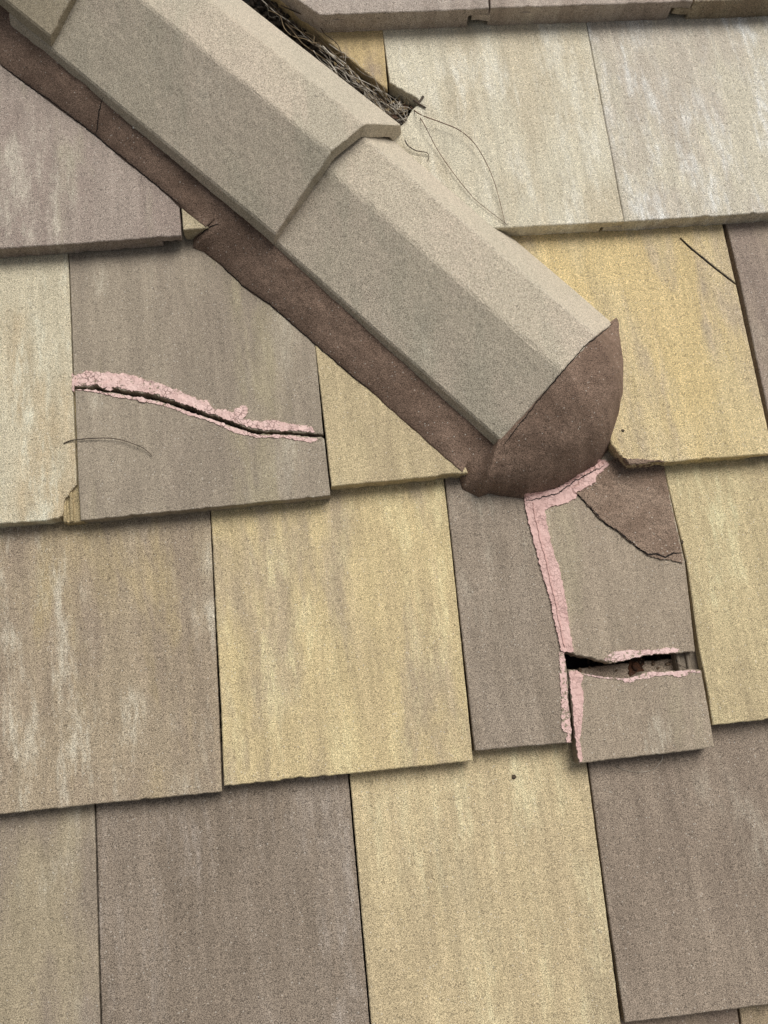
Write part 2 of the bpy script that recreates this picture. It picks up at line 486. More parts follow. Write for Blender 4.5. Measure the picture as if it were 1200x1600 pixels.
o4l = tile('4l', [(905, 1193), (1116, 1168), (1108, 1115)] + lo4d + [(893, 1098), (898, 1150)], [(905, 1193), (1116, 1168)],
     m4d, 'small square piece of snapped grey tile that slid down below the hole', rough=tuple(range(3, 14)), base=.0035, seedk=23)
m4e = M('khaki_gold', (180, 165, 130), (167, 152, 121), .45, .8, 25, wcol=(208, 202, 164))
o4e = tile('4e', [(1114, 1133), (1500, 1092), (1432, 670), (1030, 690), (1041, 745), (1073, 876), (1092, 1010), (1106, 1080)], [(1114, 1133), (1500, 1092)],
     m4e, 'khaki gold tile right of the snapped grey tile')
m4f = plain_grit('flange_grey', (128, 118, 104), (112, 102, 90), 26, .5, .1)
add_flange(o4e, [(1113, 1128), (1043, 752)], PLN['4e'], m4f, 26, w=.0255, drop=.0125)
# --- fifth course
m5 = [('5a', [(-252, 1750), (162, 1708), (156, 1600), (147, 1265), (144, 1185), (-262, 1215)], [(-252, 1750), (162, 1708)],
       M('grey_to_tan', (136, 124, 110), (150, 138, 116), .5, .3, 28), 'grey tile turning tan along its right edge, in the bottom left corner', [(162, 1708), (147, 1265)]),
      ('5b', [(165, 1705), (583, 1660), (577, 1600), (544, 1216), (540, 1140), (147, 1180), (150, 1265), (159, 1600)], [(165, 1705), (583, 1660)],
       M('dark_umber', (131, 119, 106), (123, 111, 98), .5, .75, 29, wcol=(160, 150, 140)), 'dark umber grey tile with faint pale streaks, bottom of the picture', [(583, 1660), (544, 1216)]),
      ('5c', [(586, 1652), (979, 1610), (970, 1600), (917, 1196), (909, 1110), (542, 1140), (547, 1216), (580, 1600)], [(586, 1652), (979, 1610)],
       M('sand_yellow', (184, 168, 134), (175, 159, 128), .5, .85, 30, third=(166, 152, 124), thirdw=.3, wcol=(206, 196, 160)), 'sand yellow tile with one dark speck, bottom of the picture', [(979, 1610), (917, 1196)])]
for k, p, e, m_, lb, lp in m5: tile(k, p, e, m_, lb, lip=lp)
tile('5d', [(977, 1598), (1370, 1549), (1300, 1010), (1096, 1028), (1030, 1030), (960, 1038), (897, 1046), (910, 1120), (920, 1196), (950, 1420)], [(977, 1598), (1370, 1549)],
     M('umber_mauve', (137, 124, 110), (128, 115, 102), .5, .25, 32), 'umber mauve tile below the snapped grey tile, lower right edge')
# --- slivers of the sixth course
tile('6a', [(760, 2060), (1210, 2010), (1152, 1575), (1140, 1480), (690, 1530)], [(760, 2060), (1210, 2010)], M('umber_sliver', (128, 114, 98), (118, 104, 92), .5, .1, 34),
     'brown sliver of tile under the eave at the bottom edge, left of a fine joint')
tile('6b', [(1214, 2010), (1660, 1960), (1560, 1440), (1143, 1480), (1156, 1577)], [(1214, 2010), (1660, 1960)], M('tan_sliver_low', (150, 136, 108), (140, 124, 104), .5, .1, 35),
     'tan sliver of tile in the bottom right corner, right of a fine joint')

# ------------------------------------------------------------------ hip tiles
PA = at(432, 378, .045); PB = at(783, 688, .050)
AX = (PB - PA).normalized()
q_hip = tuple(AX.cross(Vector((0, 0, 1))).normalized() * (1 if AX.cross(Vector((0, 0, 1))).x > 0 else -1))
def frame(ax):
    q = ax.cross(Vector((0, 0, 1))).normalized()
    if q.x < 0: q = -q
    up = q.cross(ax)
    if up.z < 0: up = -up
    return q, up
def hip(p_lo, ax, length, prof, mat, label, seed, thick=.019):
    q, up = frame(ax)
    # dense outer profile with softened arrises, plus the inner one
    def soft(P):
        out = [Vector(P[0])]
        for i in range(1, len(P) - 1):
            a, b, c = Vector(P[i - 1]), Vector(P[i]), Vector(P[i + 1])
            if (b - a).length < .02 or (c - b).length < .02:
                out.append(b); continue
            for s_ in (-.003, -.0015, 0, .0015, .003):
                d = (a - b).normalized() if s_ < 0 else (c - b).normalized()
                p = b + d * abs(s_)
                w = (1 - abs(s_) / .003) * .0006
                nn = ((a - b).normalized() + (c - b).normalized()).normalized()
                out.append(p + nn * w)
        out.append(Vector(P[-1])); return out
    O = soft(prof)
    def seg(P, st=.006):
        out = []
        for i in range(len(P) - 1):
            k = max(1, int((P[i + 1] - P[i]).length / st))
            for j in range(k): out.append(P[i] + (P[i + 1] - P[i]) * (j / k))
        out.append(P[-1]); return out
    O = seg(O)
    I = []
    for i, p in enumerate(O):
        t = (O[min(i + 1, len(O) - 1)] - O[max(i - 1, 0)]).normalized()
        I.append(p + Vector((t.y, -t.x)) * thick)
    ring = O + I[::-1]; n = len(ring); no = len(O)
    ns = int(length / .004)
    V = []; Fc = []
    ks = [0, .0012] + [length * i / ns for i in range(1, ns + 1)]
    for ki, d in enumerate(ks):
        for i, p in enumerate(ring):
            pp = p.copy()
            if ki == 0:                                   # eased lower arris
                t = (ring[(i + 1) % n] - ring[i - 1]).normalized(); pp += Vector((t.y, -t.x)) * .0009
            w = nz((i * .006, d, seed), 160, seed) * .00045 + nz((i * .006, d, seed), 30, seed) * .0006
            dd = d
            if ki < 2: dd += nz((i * .006, 0, seed), 190, seed + 4) * .0009 + nz((i * .006, 0, seed), 40, seed + 4) * .0012
            edge = 1 if (0 < i < no - 1) else 2.2
            V.append(p_lo + q * (pp.x) + up * (pp.y + w * (1 if i < no else .5)) - ax * dd + q * w * (edge - 1))
    m = len(ks)
    for k in range(m - 1):
        for i in range(n):
            j = (i + 1) % n
            Fc.append([k * n + i, k * n + j, (k + 1) * n + j, (k + 1) * n + i])
    for k in (0, m - 1):                                  # end rims
        for i in range(no - 1):
            Fc.append([k * n + i, k * n + i + 1, k * n + n - 2 - i, k * n + n - 1 - i])
    o = link('hip_tile', V, Fc, mat, solid=True, origin=p_lo + q * .12)
    tag(o, label, 'hip tile', 'angular hip tiles lapped down the hip')
    return o
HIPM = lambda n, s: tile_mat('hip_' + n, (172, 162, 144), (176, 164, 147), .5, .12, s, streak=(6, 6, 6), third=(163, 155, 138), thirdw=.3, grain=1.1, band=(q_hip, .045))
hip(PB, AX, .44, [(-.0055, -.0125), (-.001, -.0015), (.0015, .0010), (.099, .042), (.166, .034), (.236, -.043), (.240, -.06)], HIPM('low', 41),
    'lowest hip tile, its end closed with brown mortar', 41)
A2 = at(431, 366, .060); B2 = at(85, 80, .047); AX2 = (A2 - B2).normalized()
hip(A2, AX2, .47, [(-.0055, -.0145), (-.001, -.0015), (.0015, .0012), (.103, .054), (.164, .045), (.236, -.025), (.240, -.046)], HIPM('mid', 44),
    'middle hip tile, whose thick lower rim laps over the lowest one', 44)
A3 = at(79, 57, .062); B3 = at(-150, -130, .055); AX3 = (A3 - B3).normalized()
hip(A3, AX3, .36, [(-.0055, -.0125), (-.001, -.0015), (.0015, .0012), (.103, .053), (.164, .042), (.236, -.028), (.240, -.046)], tile_mat('hip_top', (164, 152, 130), (158, 147, 126), .5, .1, 47, streak=(6, 6, 6)),
    'straw tinted corner of a hip tile in the top left corner of the picture', 47)

# ------------------------------------------------------------------ draping
def bvh():
    V = []; Fc = []
    for v, f in SOLID:
        o = len(V); V += v; Fc += [[i + o for i in q] for q in f]
    return BVHTree.FromPolygons(V, Fc)
BV = bvh()
def hit(x, y):
    d = ray(x, y).normalized()
    p, n, i, dist = BV.ray_cast(CAM, d)
    return p if p else at(x, y, 0)
def hit_floor(x, y, pl):
    p = hit(x, y)
    if pl:
        q = on_plane(x, y, pl)
        if q.z > p.z: p = q
    return p

# ------------------------------------------------------------------ mortar bed
MORT = plain_grit('mortar_brown', (123, 103, 89), (109, 90, 77), 51, 1.0, .6, 22, 1.15, 1)
pairs = [((-110, 15), (-75, -66)), ((2, 103), (42, 33)), ((40, 132), (80, 76)), ((80, 160), (117, 117)), ((133, 200), (165, 158)),
         ((173, 233), (205, 188)), ((240, 287), (275, 247)), ((277, 319), (316, 284)), ((321, 355), (356, 320)), ((303, 372), (366, 330)),
         ((300, 388), (380, 340)), ((319, 394), (394, 352)), ((343, 413), (415, 372)), ((380, 448), (449, 412)), ((422, 477), (484, 441)),
         ((487, 534), (540, 490)), ((549, 588), (600, 541)), ((579, 611), (630, 567)), ((625, 653), (671, 601)), ((671, 695), (715, 638)),
         ((723, 737), (752, 672)), ((719, 751), (765, 684)), ((722, 765), (775, 688))]
capp = [((748, 778), 0.0), ((764, 771), .1), ((786, 775), .2), ((821, 780), .42), ((888, 755), .8), ((930, 728), 1.1), ((950, 705), 1.5), ((958, 672), 1.75),
        ((966, 648), 2.0), ((973, 615), 2.25), ((973, 577), 2.5), ((966, 536), 2.75), ((955, 503), 2.9)]
q3, u3 = frame(AX)
PR3 = [(0, 0), (.099, .042), (.166, .034), (.236, -.043)]
def prof3(s):
    i = min(int(s), 2); t = s - i
    a, b = Vector(PR3[i]), Vector(PR3[i + 1]); p = a + (b - a) * t
    return PB + q3 * p.x + u3 * (p.y - .0015) - AX * .004
ctrl = []
for o_, i_ in pairs:
    O = hit(*o_); x, y = i_
    I = at(x, y, .040 if x < 425 else .0385); I = I + (I - Vector((O.x, O.y, I.z))).normalized() * .007
    ctrl.append((O, I, 1.25, .000, 1.0))
for k, (o_, s) in enumerate(capp):
    O = hit(*o_)
    ctrl.append((O, prof3(s), 2.3 if s < 2.2 else 1.8, .010, 1.2))
def lerp(a, b, t): return a + (b - a) * t
cols = []
for k in range(len(ctrl) - 1):
    a, b = ctrl[k], ctrl[k + 1]
    L = max((a[0] - b[0]).length, (a[1] - b[1]).length)
    m = max(2, int(L / .0028))
    for j in range(m):
        t = j / m
        cols.append(tuple(lerp(a[z], b[z], t) for z in range(5)))
cols.append(ctrl[-1])
NR = 34
OS = [sum(c[0].z for c in cols[max(0, i - 14):i + 15]) / len(cols[max(0, i - 14):i + 15]) for i in range(len(cols))]
V = []; Fc = []
for ci, (O, I, pw, bul, amp) in enumerate(cols):
    jx = nz((ci * .05, 0), 1.0, 3) * .002 + nz((ci * .21, 0), 1.0, 7) * .0011
    dirh = Vector((O.x - I.x, O.y - I.y, 0)).normalized()
    for r in range(NR):
        t = r / (NR - 1)
        p = lerp(I, O, t)
        lip = .0032 * (1 - t ** 7) + .0006
        oz = OS[ci] * (1 - t ** 5) + O.z * t ** 5
        p.z = oz + lip + (I.z - oz - lip) * (1 - t ** pw)
        p += dirh * (bul * math.sin(math.pi * t) + jx * t)
        w = (nz(p, 38, 2) * .0026 + nz(p, 110, 8) * .0009) * amp * min(1, 5 * t) * min(1, 1.3 - t)
        p.z += w + .0007 * nz((ci * .05, r * .4, 0), 1.0, 31) * max(0, amp - .9) * min(1, 5 * t)
        V.append(p)
    q = V[-1].copy(); q.z = O.z - .004; q += dirh * .0005; V.append(q)
S = NR + 1
for c_ in range(len(cols) - 1):
    for r in range(S - 1):
        Fc.append([c_ * S + r, c_ * S + r + 1, (c_ + 1) * S + r + 1, (c_ + 1) * S + r])
mort = link('mortar_bed', V, Fc, MORT, smooth=True, solid=True, origin=at(500, 560, 0))
tag(mort, 'brown mortar band bedding the left side of the hip tiles and closing their lower end', 'mortar')
BV = bvh()

# ------------------------------------------------------------------ draped patches and cracks
def inside(p, P):
    c = False; n = len(P)
    for i in range(n):
        a, b = P[i], P[i - 1]
        if (a[1] > p[1]) != (b[1] > p[1]) and p[0] < (b[0] - a[0]) * (p[1] - a[1]) / (b[1] - a[1]) + a[0]: c = not c
    return c
def patch(name, out, thick, mat, parent=None, floor=None, seed=0, step=3.2, jit=1.6, relief=.0006, edge=True, flat=None):
    """thin skin laid over whatever surface is there: outline in photo pixels, draped in 3D"""
    if area2(out) < 0: out = out[::-1]
    D = [Vector(p) for p in out]; R = []
    for i in range(len(D)):
        a, b = D[i], D[(i + 1) % len(D)]; L = (b - a).length; k = max(1, int(L / 2.0))
        nn = Vector((b.y - a.y, a.x - b.x)) / max(L, 1e-6)
        for q in range(k):
            p = a + (b - a) * (q / k)
            R.append(p + nn * jit * (nz((p.x, p.y), .16, seed) + .9 * nz((p.x, p.y), .5, seed + 4) + .35 * nz((p.x, p.y), 1.3, seed + 8)))
    n = len(R)
    pts = list(R)
    rnd = random.Random(seed)
    x0, x1 = min(p.x for p in R), max(p.x for p in R); y0, y1 = min(p.y for p in R), max(p.y for p in R)
    y = y0
    while y < y1:
        x = x0
        while x < x1:
            p = Vector((x + rnd.uniform(-1, 1), y + rnd.uniform(-1, 1)))
            if inside(p, R): pts.append(p)
            x += step
        y += step
    res = geometry.delaunay_2d_cdt(pts, [(i, (i + 1) % n) for i in range(n)], [], 1, 1e-4)
    vo, ed, fa = res[0], res[1], res[2]
    fa = [f for f in fa if inside(sum((vo[i] for i in f), Vector((0, 0))) / len(f), R)]
    used = sorted({i for f in fa for i in f}); mp = {i: k for k, i in enumerate(used)}
    V = []
    for i in used:
        p = vo[i]
        P3 = on_plane(p.x, p.y, flat) if flat else hit_floor(p.x, p.y, floor)
        V.append(P3 + Vector((0, 0, thick + relief * (nz(P3, 150, seed) + .6 * nz(P3, 420, seed + 2)))))
    Fc = [[mp[i] for i in f] for f in fa]
    cnt = {}
    for f in Fc:
        for i in range(len(f)):
            e = (f[i], f[(i + 1) % len(f)]); cnt[tuple(sorted(e))] = cnt.get(tuple(sorted(e)), []) + [e]
    dn = {}
    for k, es in cnt.items():
        if len(es) == 1:
            a, b = es[0]
            for q in (a, b):
                if q not in dn:
                    dn[q] = len(V); V.append(V[q] - Vector((0, 0, thick + .0015)))
            Fc.append([b, a, dn[a], dn[b]])
    return link(name, V, Fc, mat, parent=parent)

def ribbon(name, path, w, mat, parent=None, seed=0, lift=.0006, floor=None, taper=True, jit=1.2):
    """hairline crack as a strip, coloured dark for its shaded depth, following a path given in photo pixels"""
    P = []
    for i in range(len(path) - 1):
        a, b = Vector(path[i]), Vector(path[i + 1]); k = max(1, int((b - a).length / 2))
        for q in range(k): P.append(a + (b - a) * (q / k))
    P.append(Vector(path[-1]))
    n = len(P); V = []; Fc = []
    for i, p in enumerate(P):
        d = (P[min(i + 1, n - 1)] - P[max(i - 1, 0)]).normalized(); nn = Vector((-d.y, d.x))
        c = p + nn * jit * (nz((p.x, p.y), .12, seed) * 1.2 + nz((p.x, p.y), .4, seed + 2) * .8)
        ww = w * (.65 + .7 * abs(nz((p.x, p.y), .2, seed + 6)))
        if taper: ww *= min(1, .3 + i * .08, .3 + (n - 1 - i) * .08)
        for s_ in (-1, 1):
            g = c + nn * ww * s_
            V.append(hit_floor(g.x, g.y, floor) + Vector((0, 0, lift)))
    for i in range(n - 1): Fc.append([2 * i, 2 * i + 1, 2 * i + 3, 2 * i + 2])
    m = len(V)
    V += [v - Vector((0, 0, .0009)) for v in V]           # a sliver of depth under the strip
    for i in range(n - 1):
        Fc.append([m + 2 * i, m + 2 * i + 2, m + 2 * i + 3, m + 2 * i + 1])
        for s_ in (0, 1): Fc.append([2 * i + s_, 2 * i + 2 + s_, m + 2 * i + 2 + s_, m + 2 * i + s_])
    return link(name, V, Fc, mat, parent=parent)

# hairline cracks in the bed and along its seams with the hip tiles
ribbon('crack', [(161, 152), (157, 165), (154, 185), (150, 214)], .9, DARK, mort, 1)
ribbon('crack', [(342, 349), (330, 354), (318, 362), (306, 374)], 1.0, DARK, mort, 2)
ribbon('seam_crack', [(787, 695), (804, 673), (851, 613), (882, 577), (912, 542), (935, 525), (957, 505)], .8, DARK, mort, 7, lift=.0009, jit=1.2)
ribbon('edge_crack', [(2, 102), (40, 131), (80, 159), (133, 199), (173, 232), (240, 286), (282, 321)], .8, DARK, mort, 9)
ribbon('edge_crack', [(343, 412), (380, 447), (422, 476), (487, 533), (549, 587), (579, 610)], .6, DARK, mort, 10)

ribbon('crack', [(1063, 371.5), (1081, 389.3), (1089.7, 396.2), (1116, 418), (1149, 443.5)], .95, DARK, o3d, 16, lift=.0004, jit=.25, floor=PLN['3d'])  # dark strip added to the open slit in place of its inner shade
# mortar smeared over the top of the snapped tile
PM = plain_grit('mortar_patch_brown', (134, 116, 101), (118, 100, 86), 57, 1.0, .6, 20, 1.1, 1)
pt = patch('mortar_patch', [(893, 764), (910, 781), (936, 811), (962, 829), (984, 848), (1013, 868), (1030, 873), (1046, 875), (1066, 880), (1063, 858), (1050, 800), (1040, 755), (1036, 720), (965, 716), (940, 724), (912, 745)],
           .002, PM, floor=PLN['4d'], seed=5, relief=.0009)
tag(pt, 'brown triangular smear of mortar with a cracked lower edge on the snapped grey tile', 'mortar')
SOLID.append(([ROOF.inverted() @ (Matrix.Translation(pt.location) @ Matrix.Rotation(PITCH, 4, 'X') @ v.co) for v in pt.data.vertices], [list(p.vertices) for p in pt.data.polygons]))
BV = bvh()
ribbon('crack', [(897, 767), (912, 783), (936, 808), (950, 822), (962, 827), (984, 846), (1000, 858), (1013, 866), (1025, 866), (1040, 870), (1052, 864), (1066, 864)], 1.3, DARK, pt, 12, lift=.0008)

# ------------------------------------------------------------------ pink sealant
PK1 = sealant_mat('pink_sealant', 1, .25, base=(216, 180, 172), alt=(206, 169, 161))
PK2 = sealant_mat('pink_sealant_flaking', 2, .75, base=(224, 194, 186), alt=(212, 179, 171), bare=.25)
PK3 = sealant_mat('pink_sealant_thin', 3, .4, base=(226, 196, 190), alt=(214, 181, 175), bare=.55)
s1 = patch('sealant_bead', [(820, 772), (819, 786), (826, 817), (837, 858), (848, 902), (859, 935), (866, 971), (877, 1017), (881, 1019), (896, 1019), (889, 979), (883, 935), (874, 891), (863, 858), (856, 828),
            (851, 799), (859, 792), (885, 786), (901, 777), (902, 768), (918, 761), (930, 753), (932, 744), (943, 734), (951, 726), (943, 719), (936, 717), (930, 727), (907, 740), (888, 752), (866, 765), (833, 771)],
           .0016, PK1, floor=PLN['4d'], seed=3, relief=.0007, jit=1.8)
tag(s1, 'pink sealant bead down the joint left of the snapped tile and along the mortar edge', 'sealant')
SOLID.append(([ROOF.inverted() @ (Matrix.Translation(s1.location) @ Matrix.Rotation(PITCH, 4, 'X') @ v.co) for v in s1.data.vertices], [list(p.vertices) for p in s1.data.polygons]))
BV = bvh()
ribbon('crack', [(822, 783), (850, 777), (872, 771), (888, 759), (905, 748), (925, 738), (945, 727)], .9, DARK, s1, 14, lift=.0007, jit=2.2)
RIDGE = flat_mat('pink_ridge', (206, 168, 160), .7, (184, 146, 138), 300)
ribbon('sealant_ridge', [(832, 785), (838, 815), (846, 850), (855, 885), (862, 915), (869, 945), (876, 985), (882, 1012)], .8, RIDGE, s1, 15, lift=.0010, jit=1.2)
patch('sealant_smear', [(874, 1019), (874, 1037), (875, 1067), (877, 1103), (877, 1136), (885, 1146), (886, 1160), (892, 1159), (892, 1140), (889, 1114), (886, 1085), (884, 1050), (881, 1019)],
      .0011, sealant_mat('pink_sealant_ragged', 4, .3, bare=.6), o4c, seed=6, jit=2.0, step=2.6, flat=PLN['4c'])
patch('sealant_smear', [(944, 1031), (951, 1023), (960, 1018), (981, 1016), (1023, 1015), (1051, 1011), (1061, 1014), (1059, 1019), (1033, 1021), (1005, 1024), (984, 1030), (958, 1034)],
      .0008, PK3, o4d, seed=7, jit=1.6, step=2.6, flat=PLN['4d'])
patch('sealant_smear', [(889, 1049), (900, 1047), (911, 1055), (908, 1069), (911, 1083), (911, 1106), (908, 1139), (905, 1157), (909, 1178), (909, 1190), (905, 1191), (902, 1174), (898, 1146), (895, 1111)],
      .0009, PK1, o4l, seed=8, jit=1.5, step=2.6, flat=PLN['4l'])
patch('sealant_smear', [(911, 1053), (930, 1058), (953, 1061), (972, 1062), (977, 1066), (987, 1067), (993, 1062), (1005, 1060), (1014, 1060), (1023, 1056), (1047, 1055), (1061, 1059), (1070, 1056), (1077, 1051), (1094, 1051), (1093, 1048), (1077, 1047), (1054, 1049), (1028, 1050), (1009, 1051), (991, 1058), (972, 1060), (953, 1059), (930, 1056)],
      .0008, PK3, o4l, seed=9, jit=1.3, step=2.4, flat=PLN['4l'])
a = patch('sealant_smear', [(117, 588), (135, 580), (170, 582), (205, 586), (240, 597), (275, 609), (310, 625), (324, 626), (334, 642), (345, 640), (362, 644), (376, 634), (385, 634), (387, 645), (380, 654), (397, 658), (432, 658), (450, 661), (488, 667), (492, 675),
           (478, 675), (450, 673), (408, 672), (390, 668), (373, 662), (341, 651), (296, 634), (250, 618), (215, 611), (200, 610), (184, 605), (165, 606), (149, 601), (117, 603)],
          .0011, PK2, r3b, seed=11, jit=2.4, step=2.8, flat=pl3b, relief=.0009)
a['label'] = 'broad flaking smear above the crack'
a = patch('sealant_smear', [(118, 609), (149, 610), (166, 614), (184, 616), (215, 621), (250, 628), (296, 644), (341, 659), (373, 671), (404, 680), (450, 680), (471, 683), (499, 686), (488, 692), (467, 688), (443, 684), (401, 684), (366, 676), (338, 662), (320, 656), (296, 649), (262, 636), (230, 628), (205, 624), (184, 621), (166, 618), (149, 613)],
          .0009, PK2, r3b, seed=12, jit=1.4, step=2.4, flat=pl3b)
a['label'] = 'thin smear below the crack'
patch('sealant_flake', [(213, 622), (222, 621), (231, 626), (228, 629), (218, 628)], .0022, PK2, r3b, seed=13, jit=.8, step=2.2, flat=pl3b)
patch('sealant_flake', [(168, 605), (177, 608), (172, 611), (164, 609)], .001, PK2, r3b, seed=14, jit=.8, step=2.2, flat=pl3b)
tag(patch('sealant_flake', [(113, 584), (117, 590), (116, 612), (113, 610)], .0012, PK2, None, seed=15, jit=1.2, step=2.2, flat=PLN['3a']),
    'tiny pink fleck of sealant bridging the joint at the left end of the crack', 'sealant')

# ------------------------------------------------------------------ stalks and debris
def tube(pts, r, taper=.5, sides=6):
    n = len(pts); V = []; Fc = []
    for i, p in enumerate(pts):
        d = (pts[min(i + 1, n - 1)] - pts[max(i - 1, 0)]).normalized()
        a = d.orthogonal().normalized(); b = d.cross(a)
        rr = r * (1 - (1 - taper) * i / max(1, n - 1))
        for k in range(sides):
            t = 2 * math.pi * k / sides
            V.append(p + a * math.cos(t) * rr + b * math.sin(t) * rr)
    for i in range(n - 1):
        for k in range(sides):
            j = (k + 1) % sides
            Fc.append([i * sides + k, i * sides + j, (i + 1) * sides + j, (i + 1) * sides + k])
    Fc.append(list(range(sides))[::-1]); Fc.append([(n - 1) * sides + k for k in range(sides)])
    return V, Fc
def spline(P, k=8):
    out = []
    Q = [P[0]] + list(P) + [P[-1]]
    for i in range(1, len(Q) - 2):
        p0, p1, p2, p3 = Q[i - 1], Q[i], Q[i + 1], Q[i + 2]
        for j in range(k):
            t = j / k
            out.append(.5 * ((2 * p1) + (p2 - p0) * t + (2 * p0 - 5 * p1 + 4 * p2 - p3) * t * t + (3 * p1 - p0 - 3 * p2 + p3) * t ** 3))
    out.append(P[-1]); return out
def strand(name, px, r, mat, label, cat, lifts=None, taper=.5, **k):
    P = []
    for i, p in enumerate(px):
        h_ = hit(*p); P.append(h_ + Vector((0, 0, r * 1.1 + (lifts[i] if lifts else 0))))
    V, Fc = tube(spline(P), r, taper)
    return tag(link(name, V, Fc, mat, smooth=True), label, cat, **k)
STB = flat_mat('stalk_brown', (112, 84, 66), .7, (84, 62, 50), 120)
STG = flat_mat('stalk_grey', (204, 196, 182), .7, (130, 120, 104), 80)
STT = flat_mat('stalk_tan', (158, 138, 106), .7, (110, 92, 68), 80)
STD = flat_mat('stalk_dark', (84, 70, 56), .8, (52, 44, 38), 80)
strand('dry_stalk', [(632, 168), (653, 185), (688, 198), (716, 210), (740, 231), (761, 266), (775, 301), (789, 352)], .00075, STB,
       'long thin brown stalk bowing out to the right over the pale tile', 'dry stalk', lifts=[.012, .009, .008, .008, .008, .007, .005, .001])
strand('dry_stalk', [(640, 172), (660, 196), (681, 234), (705, 269), (730, 301), (747, 318), (793, 353)], .0006, STB,
       'straighter thin brown stalk running beside the hip tile to the eave', 'dry stalk', lifts=[.01, .006, .004, .003, .003, .002, .001])
strand('dry_stalk', [(632, 224), (637, 231), (649, 238), (660, 240), (667, 241), (670, 246), (668, 252)], .0008, STD,
       'short dark curled stalk poking out beside the rim of the middle hip tile', 'dry stalk', lifts=[.006, .004, .003, .003, .002, .001, 0])
strand('dry_stalk', [(100, 693), (112, 689), (130, 687), (150, 686), (170, 686), (192, 689), (220, 699), (231, 706), (238, 713)], .0008, STD,
       'thin arched dark stalk lying below the crack with the pink sealant', 'dry stalk', lifts=[0, .001, .002, .0025, .003, .003, .003, .002, .001])
strand('hair', [(1034, 1180), (1033, 1186), (1028, 1193), (1019, 1202), (1000, 1206), (977, 1203), (960, 1195)], .00032, STG,
       'fine pale hair looping out below the slid down piece of tile', 'hair', lifts=[.002, .003, .003, .002, .002, .001, 0])
# forked twig
tw = []
for path in ([(661, 152), (657, 158), (652, 164)], [(646, 158), (653, 163), (660, 167), (665, 170)]):
    P = [hit_floor(x, y, PLN['2b']) + Vector((0, 0, .0018)) for x, y in path]
    tw.append(tube(spline(P, 4), .0017, .6))
V, Fc = merge(*tw)
tag(link('twig', V, Fc, STD), 'stubby dark forked twig at the notched corner of the pale tile', 'twig')
# debris that fills the open side of the hip: crumbs below, stalks above
rnd = random.Random(12)
def lane(t, s):                        # t down the gap, s across it, in photo pixels
    ax_, ay_ = 405 + 232 * t, -18 + 205 * t
    return (ax_ + s * .66, ay_ - s * .72)
V = []; Fc = []
def crumb(p, r, sq):
    bm = bmesh.new(); bmesh.ops.create_icosphere(bm, subdivisions=1, radius=1)
    o = len(V)
    rot = Matrix.Rotation(rnd.uniform(0, 6.3), 3, 'Z') @ Matrix.Rotation(rnd.uniform(0, 6.3), 3, 'X')
    for v in bm.verts:
        q = v.co * (1 + rnd.uniform(-.3, .3)); V.append(p + rot @ Vector((q.x * r, q.y * r * .8, q.z * r * sq)))
    for f in bm.faces: Fc.append([v.index + o for v in f.verts])
    bm.free()
for i in range(900):
    t = rnd.random() ** .8; s_ = rnd.uniform(-34, 3)
    p = at(*lane(t, s_), -.030 + .014 * rnd.random())
    crumb(p, rnd.uniform(.0018, .0065), rnd.uniform(.3, .9))
tag(link('debris_crumbs', V, Fc, plain_grit('debris_dark', (86, 76, 66), (50, 44, 38), 61, .9, .2, 60)), 'dark crumbled dirt lying in the open gap beside the hip tiles', 'dirt', kind='stuff')
groups = {'g': [], 't': [], 'd': []}
for i in range(74):
    t0 = rnd.random() ** .6; ln = rnd.uniform(.10, .38) * (1 if rnd.random() < .75 else 1.5)
    t0 = min(t0, .95)
    hgt = rnd.uniform(-.024, .006) if i > 26 else rnd.uniform(-.002, .014)
    s0 = rnd.uniform(-19, -4) if i % 6 else rnd.uniform(-6, 6); cur = rnd.uniform(-8, 8) if i % 3 else rnd.uniform(-15, 15)
    P = []
    for k in range(6):
        q = k / 5; t = t0 + ln * (q - .5); t = min(max(t, -.1), 1.0 + .0 * k)
        wob = rnd.uniform(-4.5, 4.5)
        sx = s0 + cur * math.sin(q * 3.1) + wob
        P.append(at(*lane(t, sx), hgt + .008 * math.sin(q * 3.1) * rnd.uniform(.2, 1)))
    if (P[0] - P[-1]).length < .01: continue
    r = rnd.choice((.00028, .00036, .00045, .0006, .0009))
    groups['g' if i % 5 in (0, 1, 3) else ('t' if i % 5 == 2 else 'd')].append(tube(spline(P, 5), r, .6, 5))
# the knot at the low end of the gap, with short crossing stalks
for i in range(60):
    c = Vector((628, 172)); a = rnd.uniform(0, 6.3); L = rnd.uniform(8, 26)
    c = c + Vector((rnd.gauss(0, 9) - 3, rnd.gauss(0, 8)))
    P = []
    hgt = rnd.uniform(-.014, .010)
    for k in range(4):
        q = k / 3 - .5
        p = c + Vector((math.cos(a), math.sin(a))) * L * q + Vector((-math.sin(a), math.cos(a))) * rnd.uniform(-3, 3)
        # keep clear of the hip tile's own face
        P.append(at(p.x, p.y, hgt + rnd.uniform(-.003, .003)))
    groups['g' if i % 3 else 't'].append(tube(spline(P, 4), rnd.uniform(.0004, .0009), .6, 5))
nest = rootempty('stalk_tangle', at(560, 120, -.02))
tag(nest, 'tangle of dry grey and tan stalks packed in the gap beside the middle hip tile', 'dry stalks')
for k, m_, lb in (('g', STG, 'pale grey stalks'), ('t', STT, 'tan stalks'), ('d', STD, 'dark rotten stalks')):
    V, Fc = merge(*groups[k])
    o = link('stalks', V, Fc, m_, parent=nest, smooth=True); o['label'] = lb; o['kind'] = 'stuff'
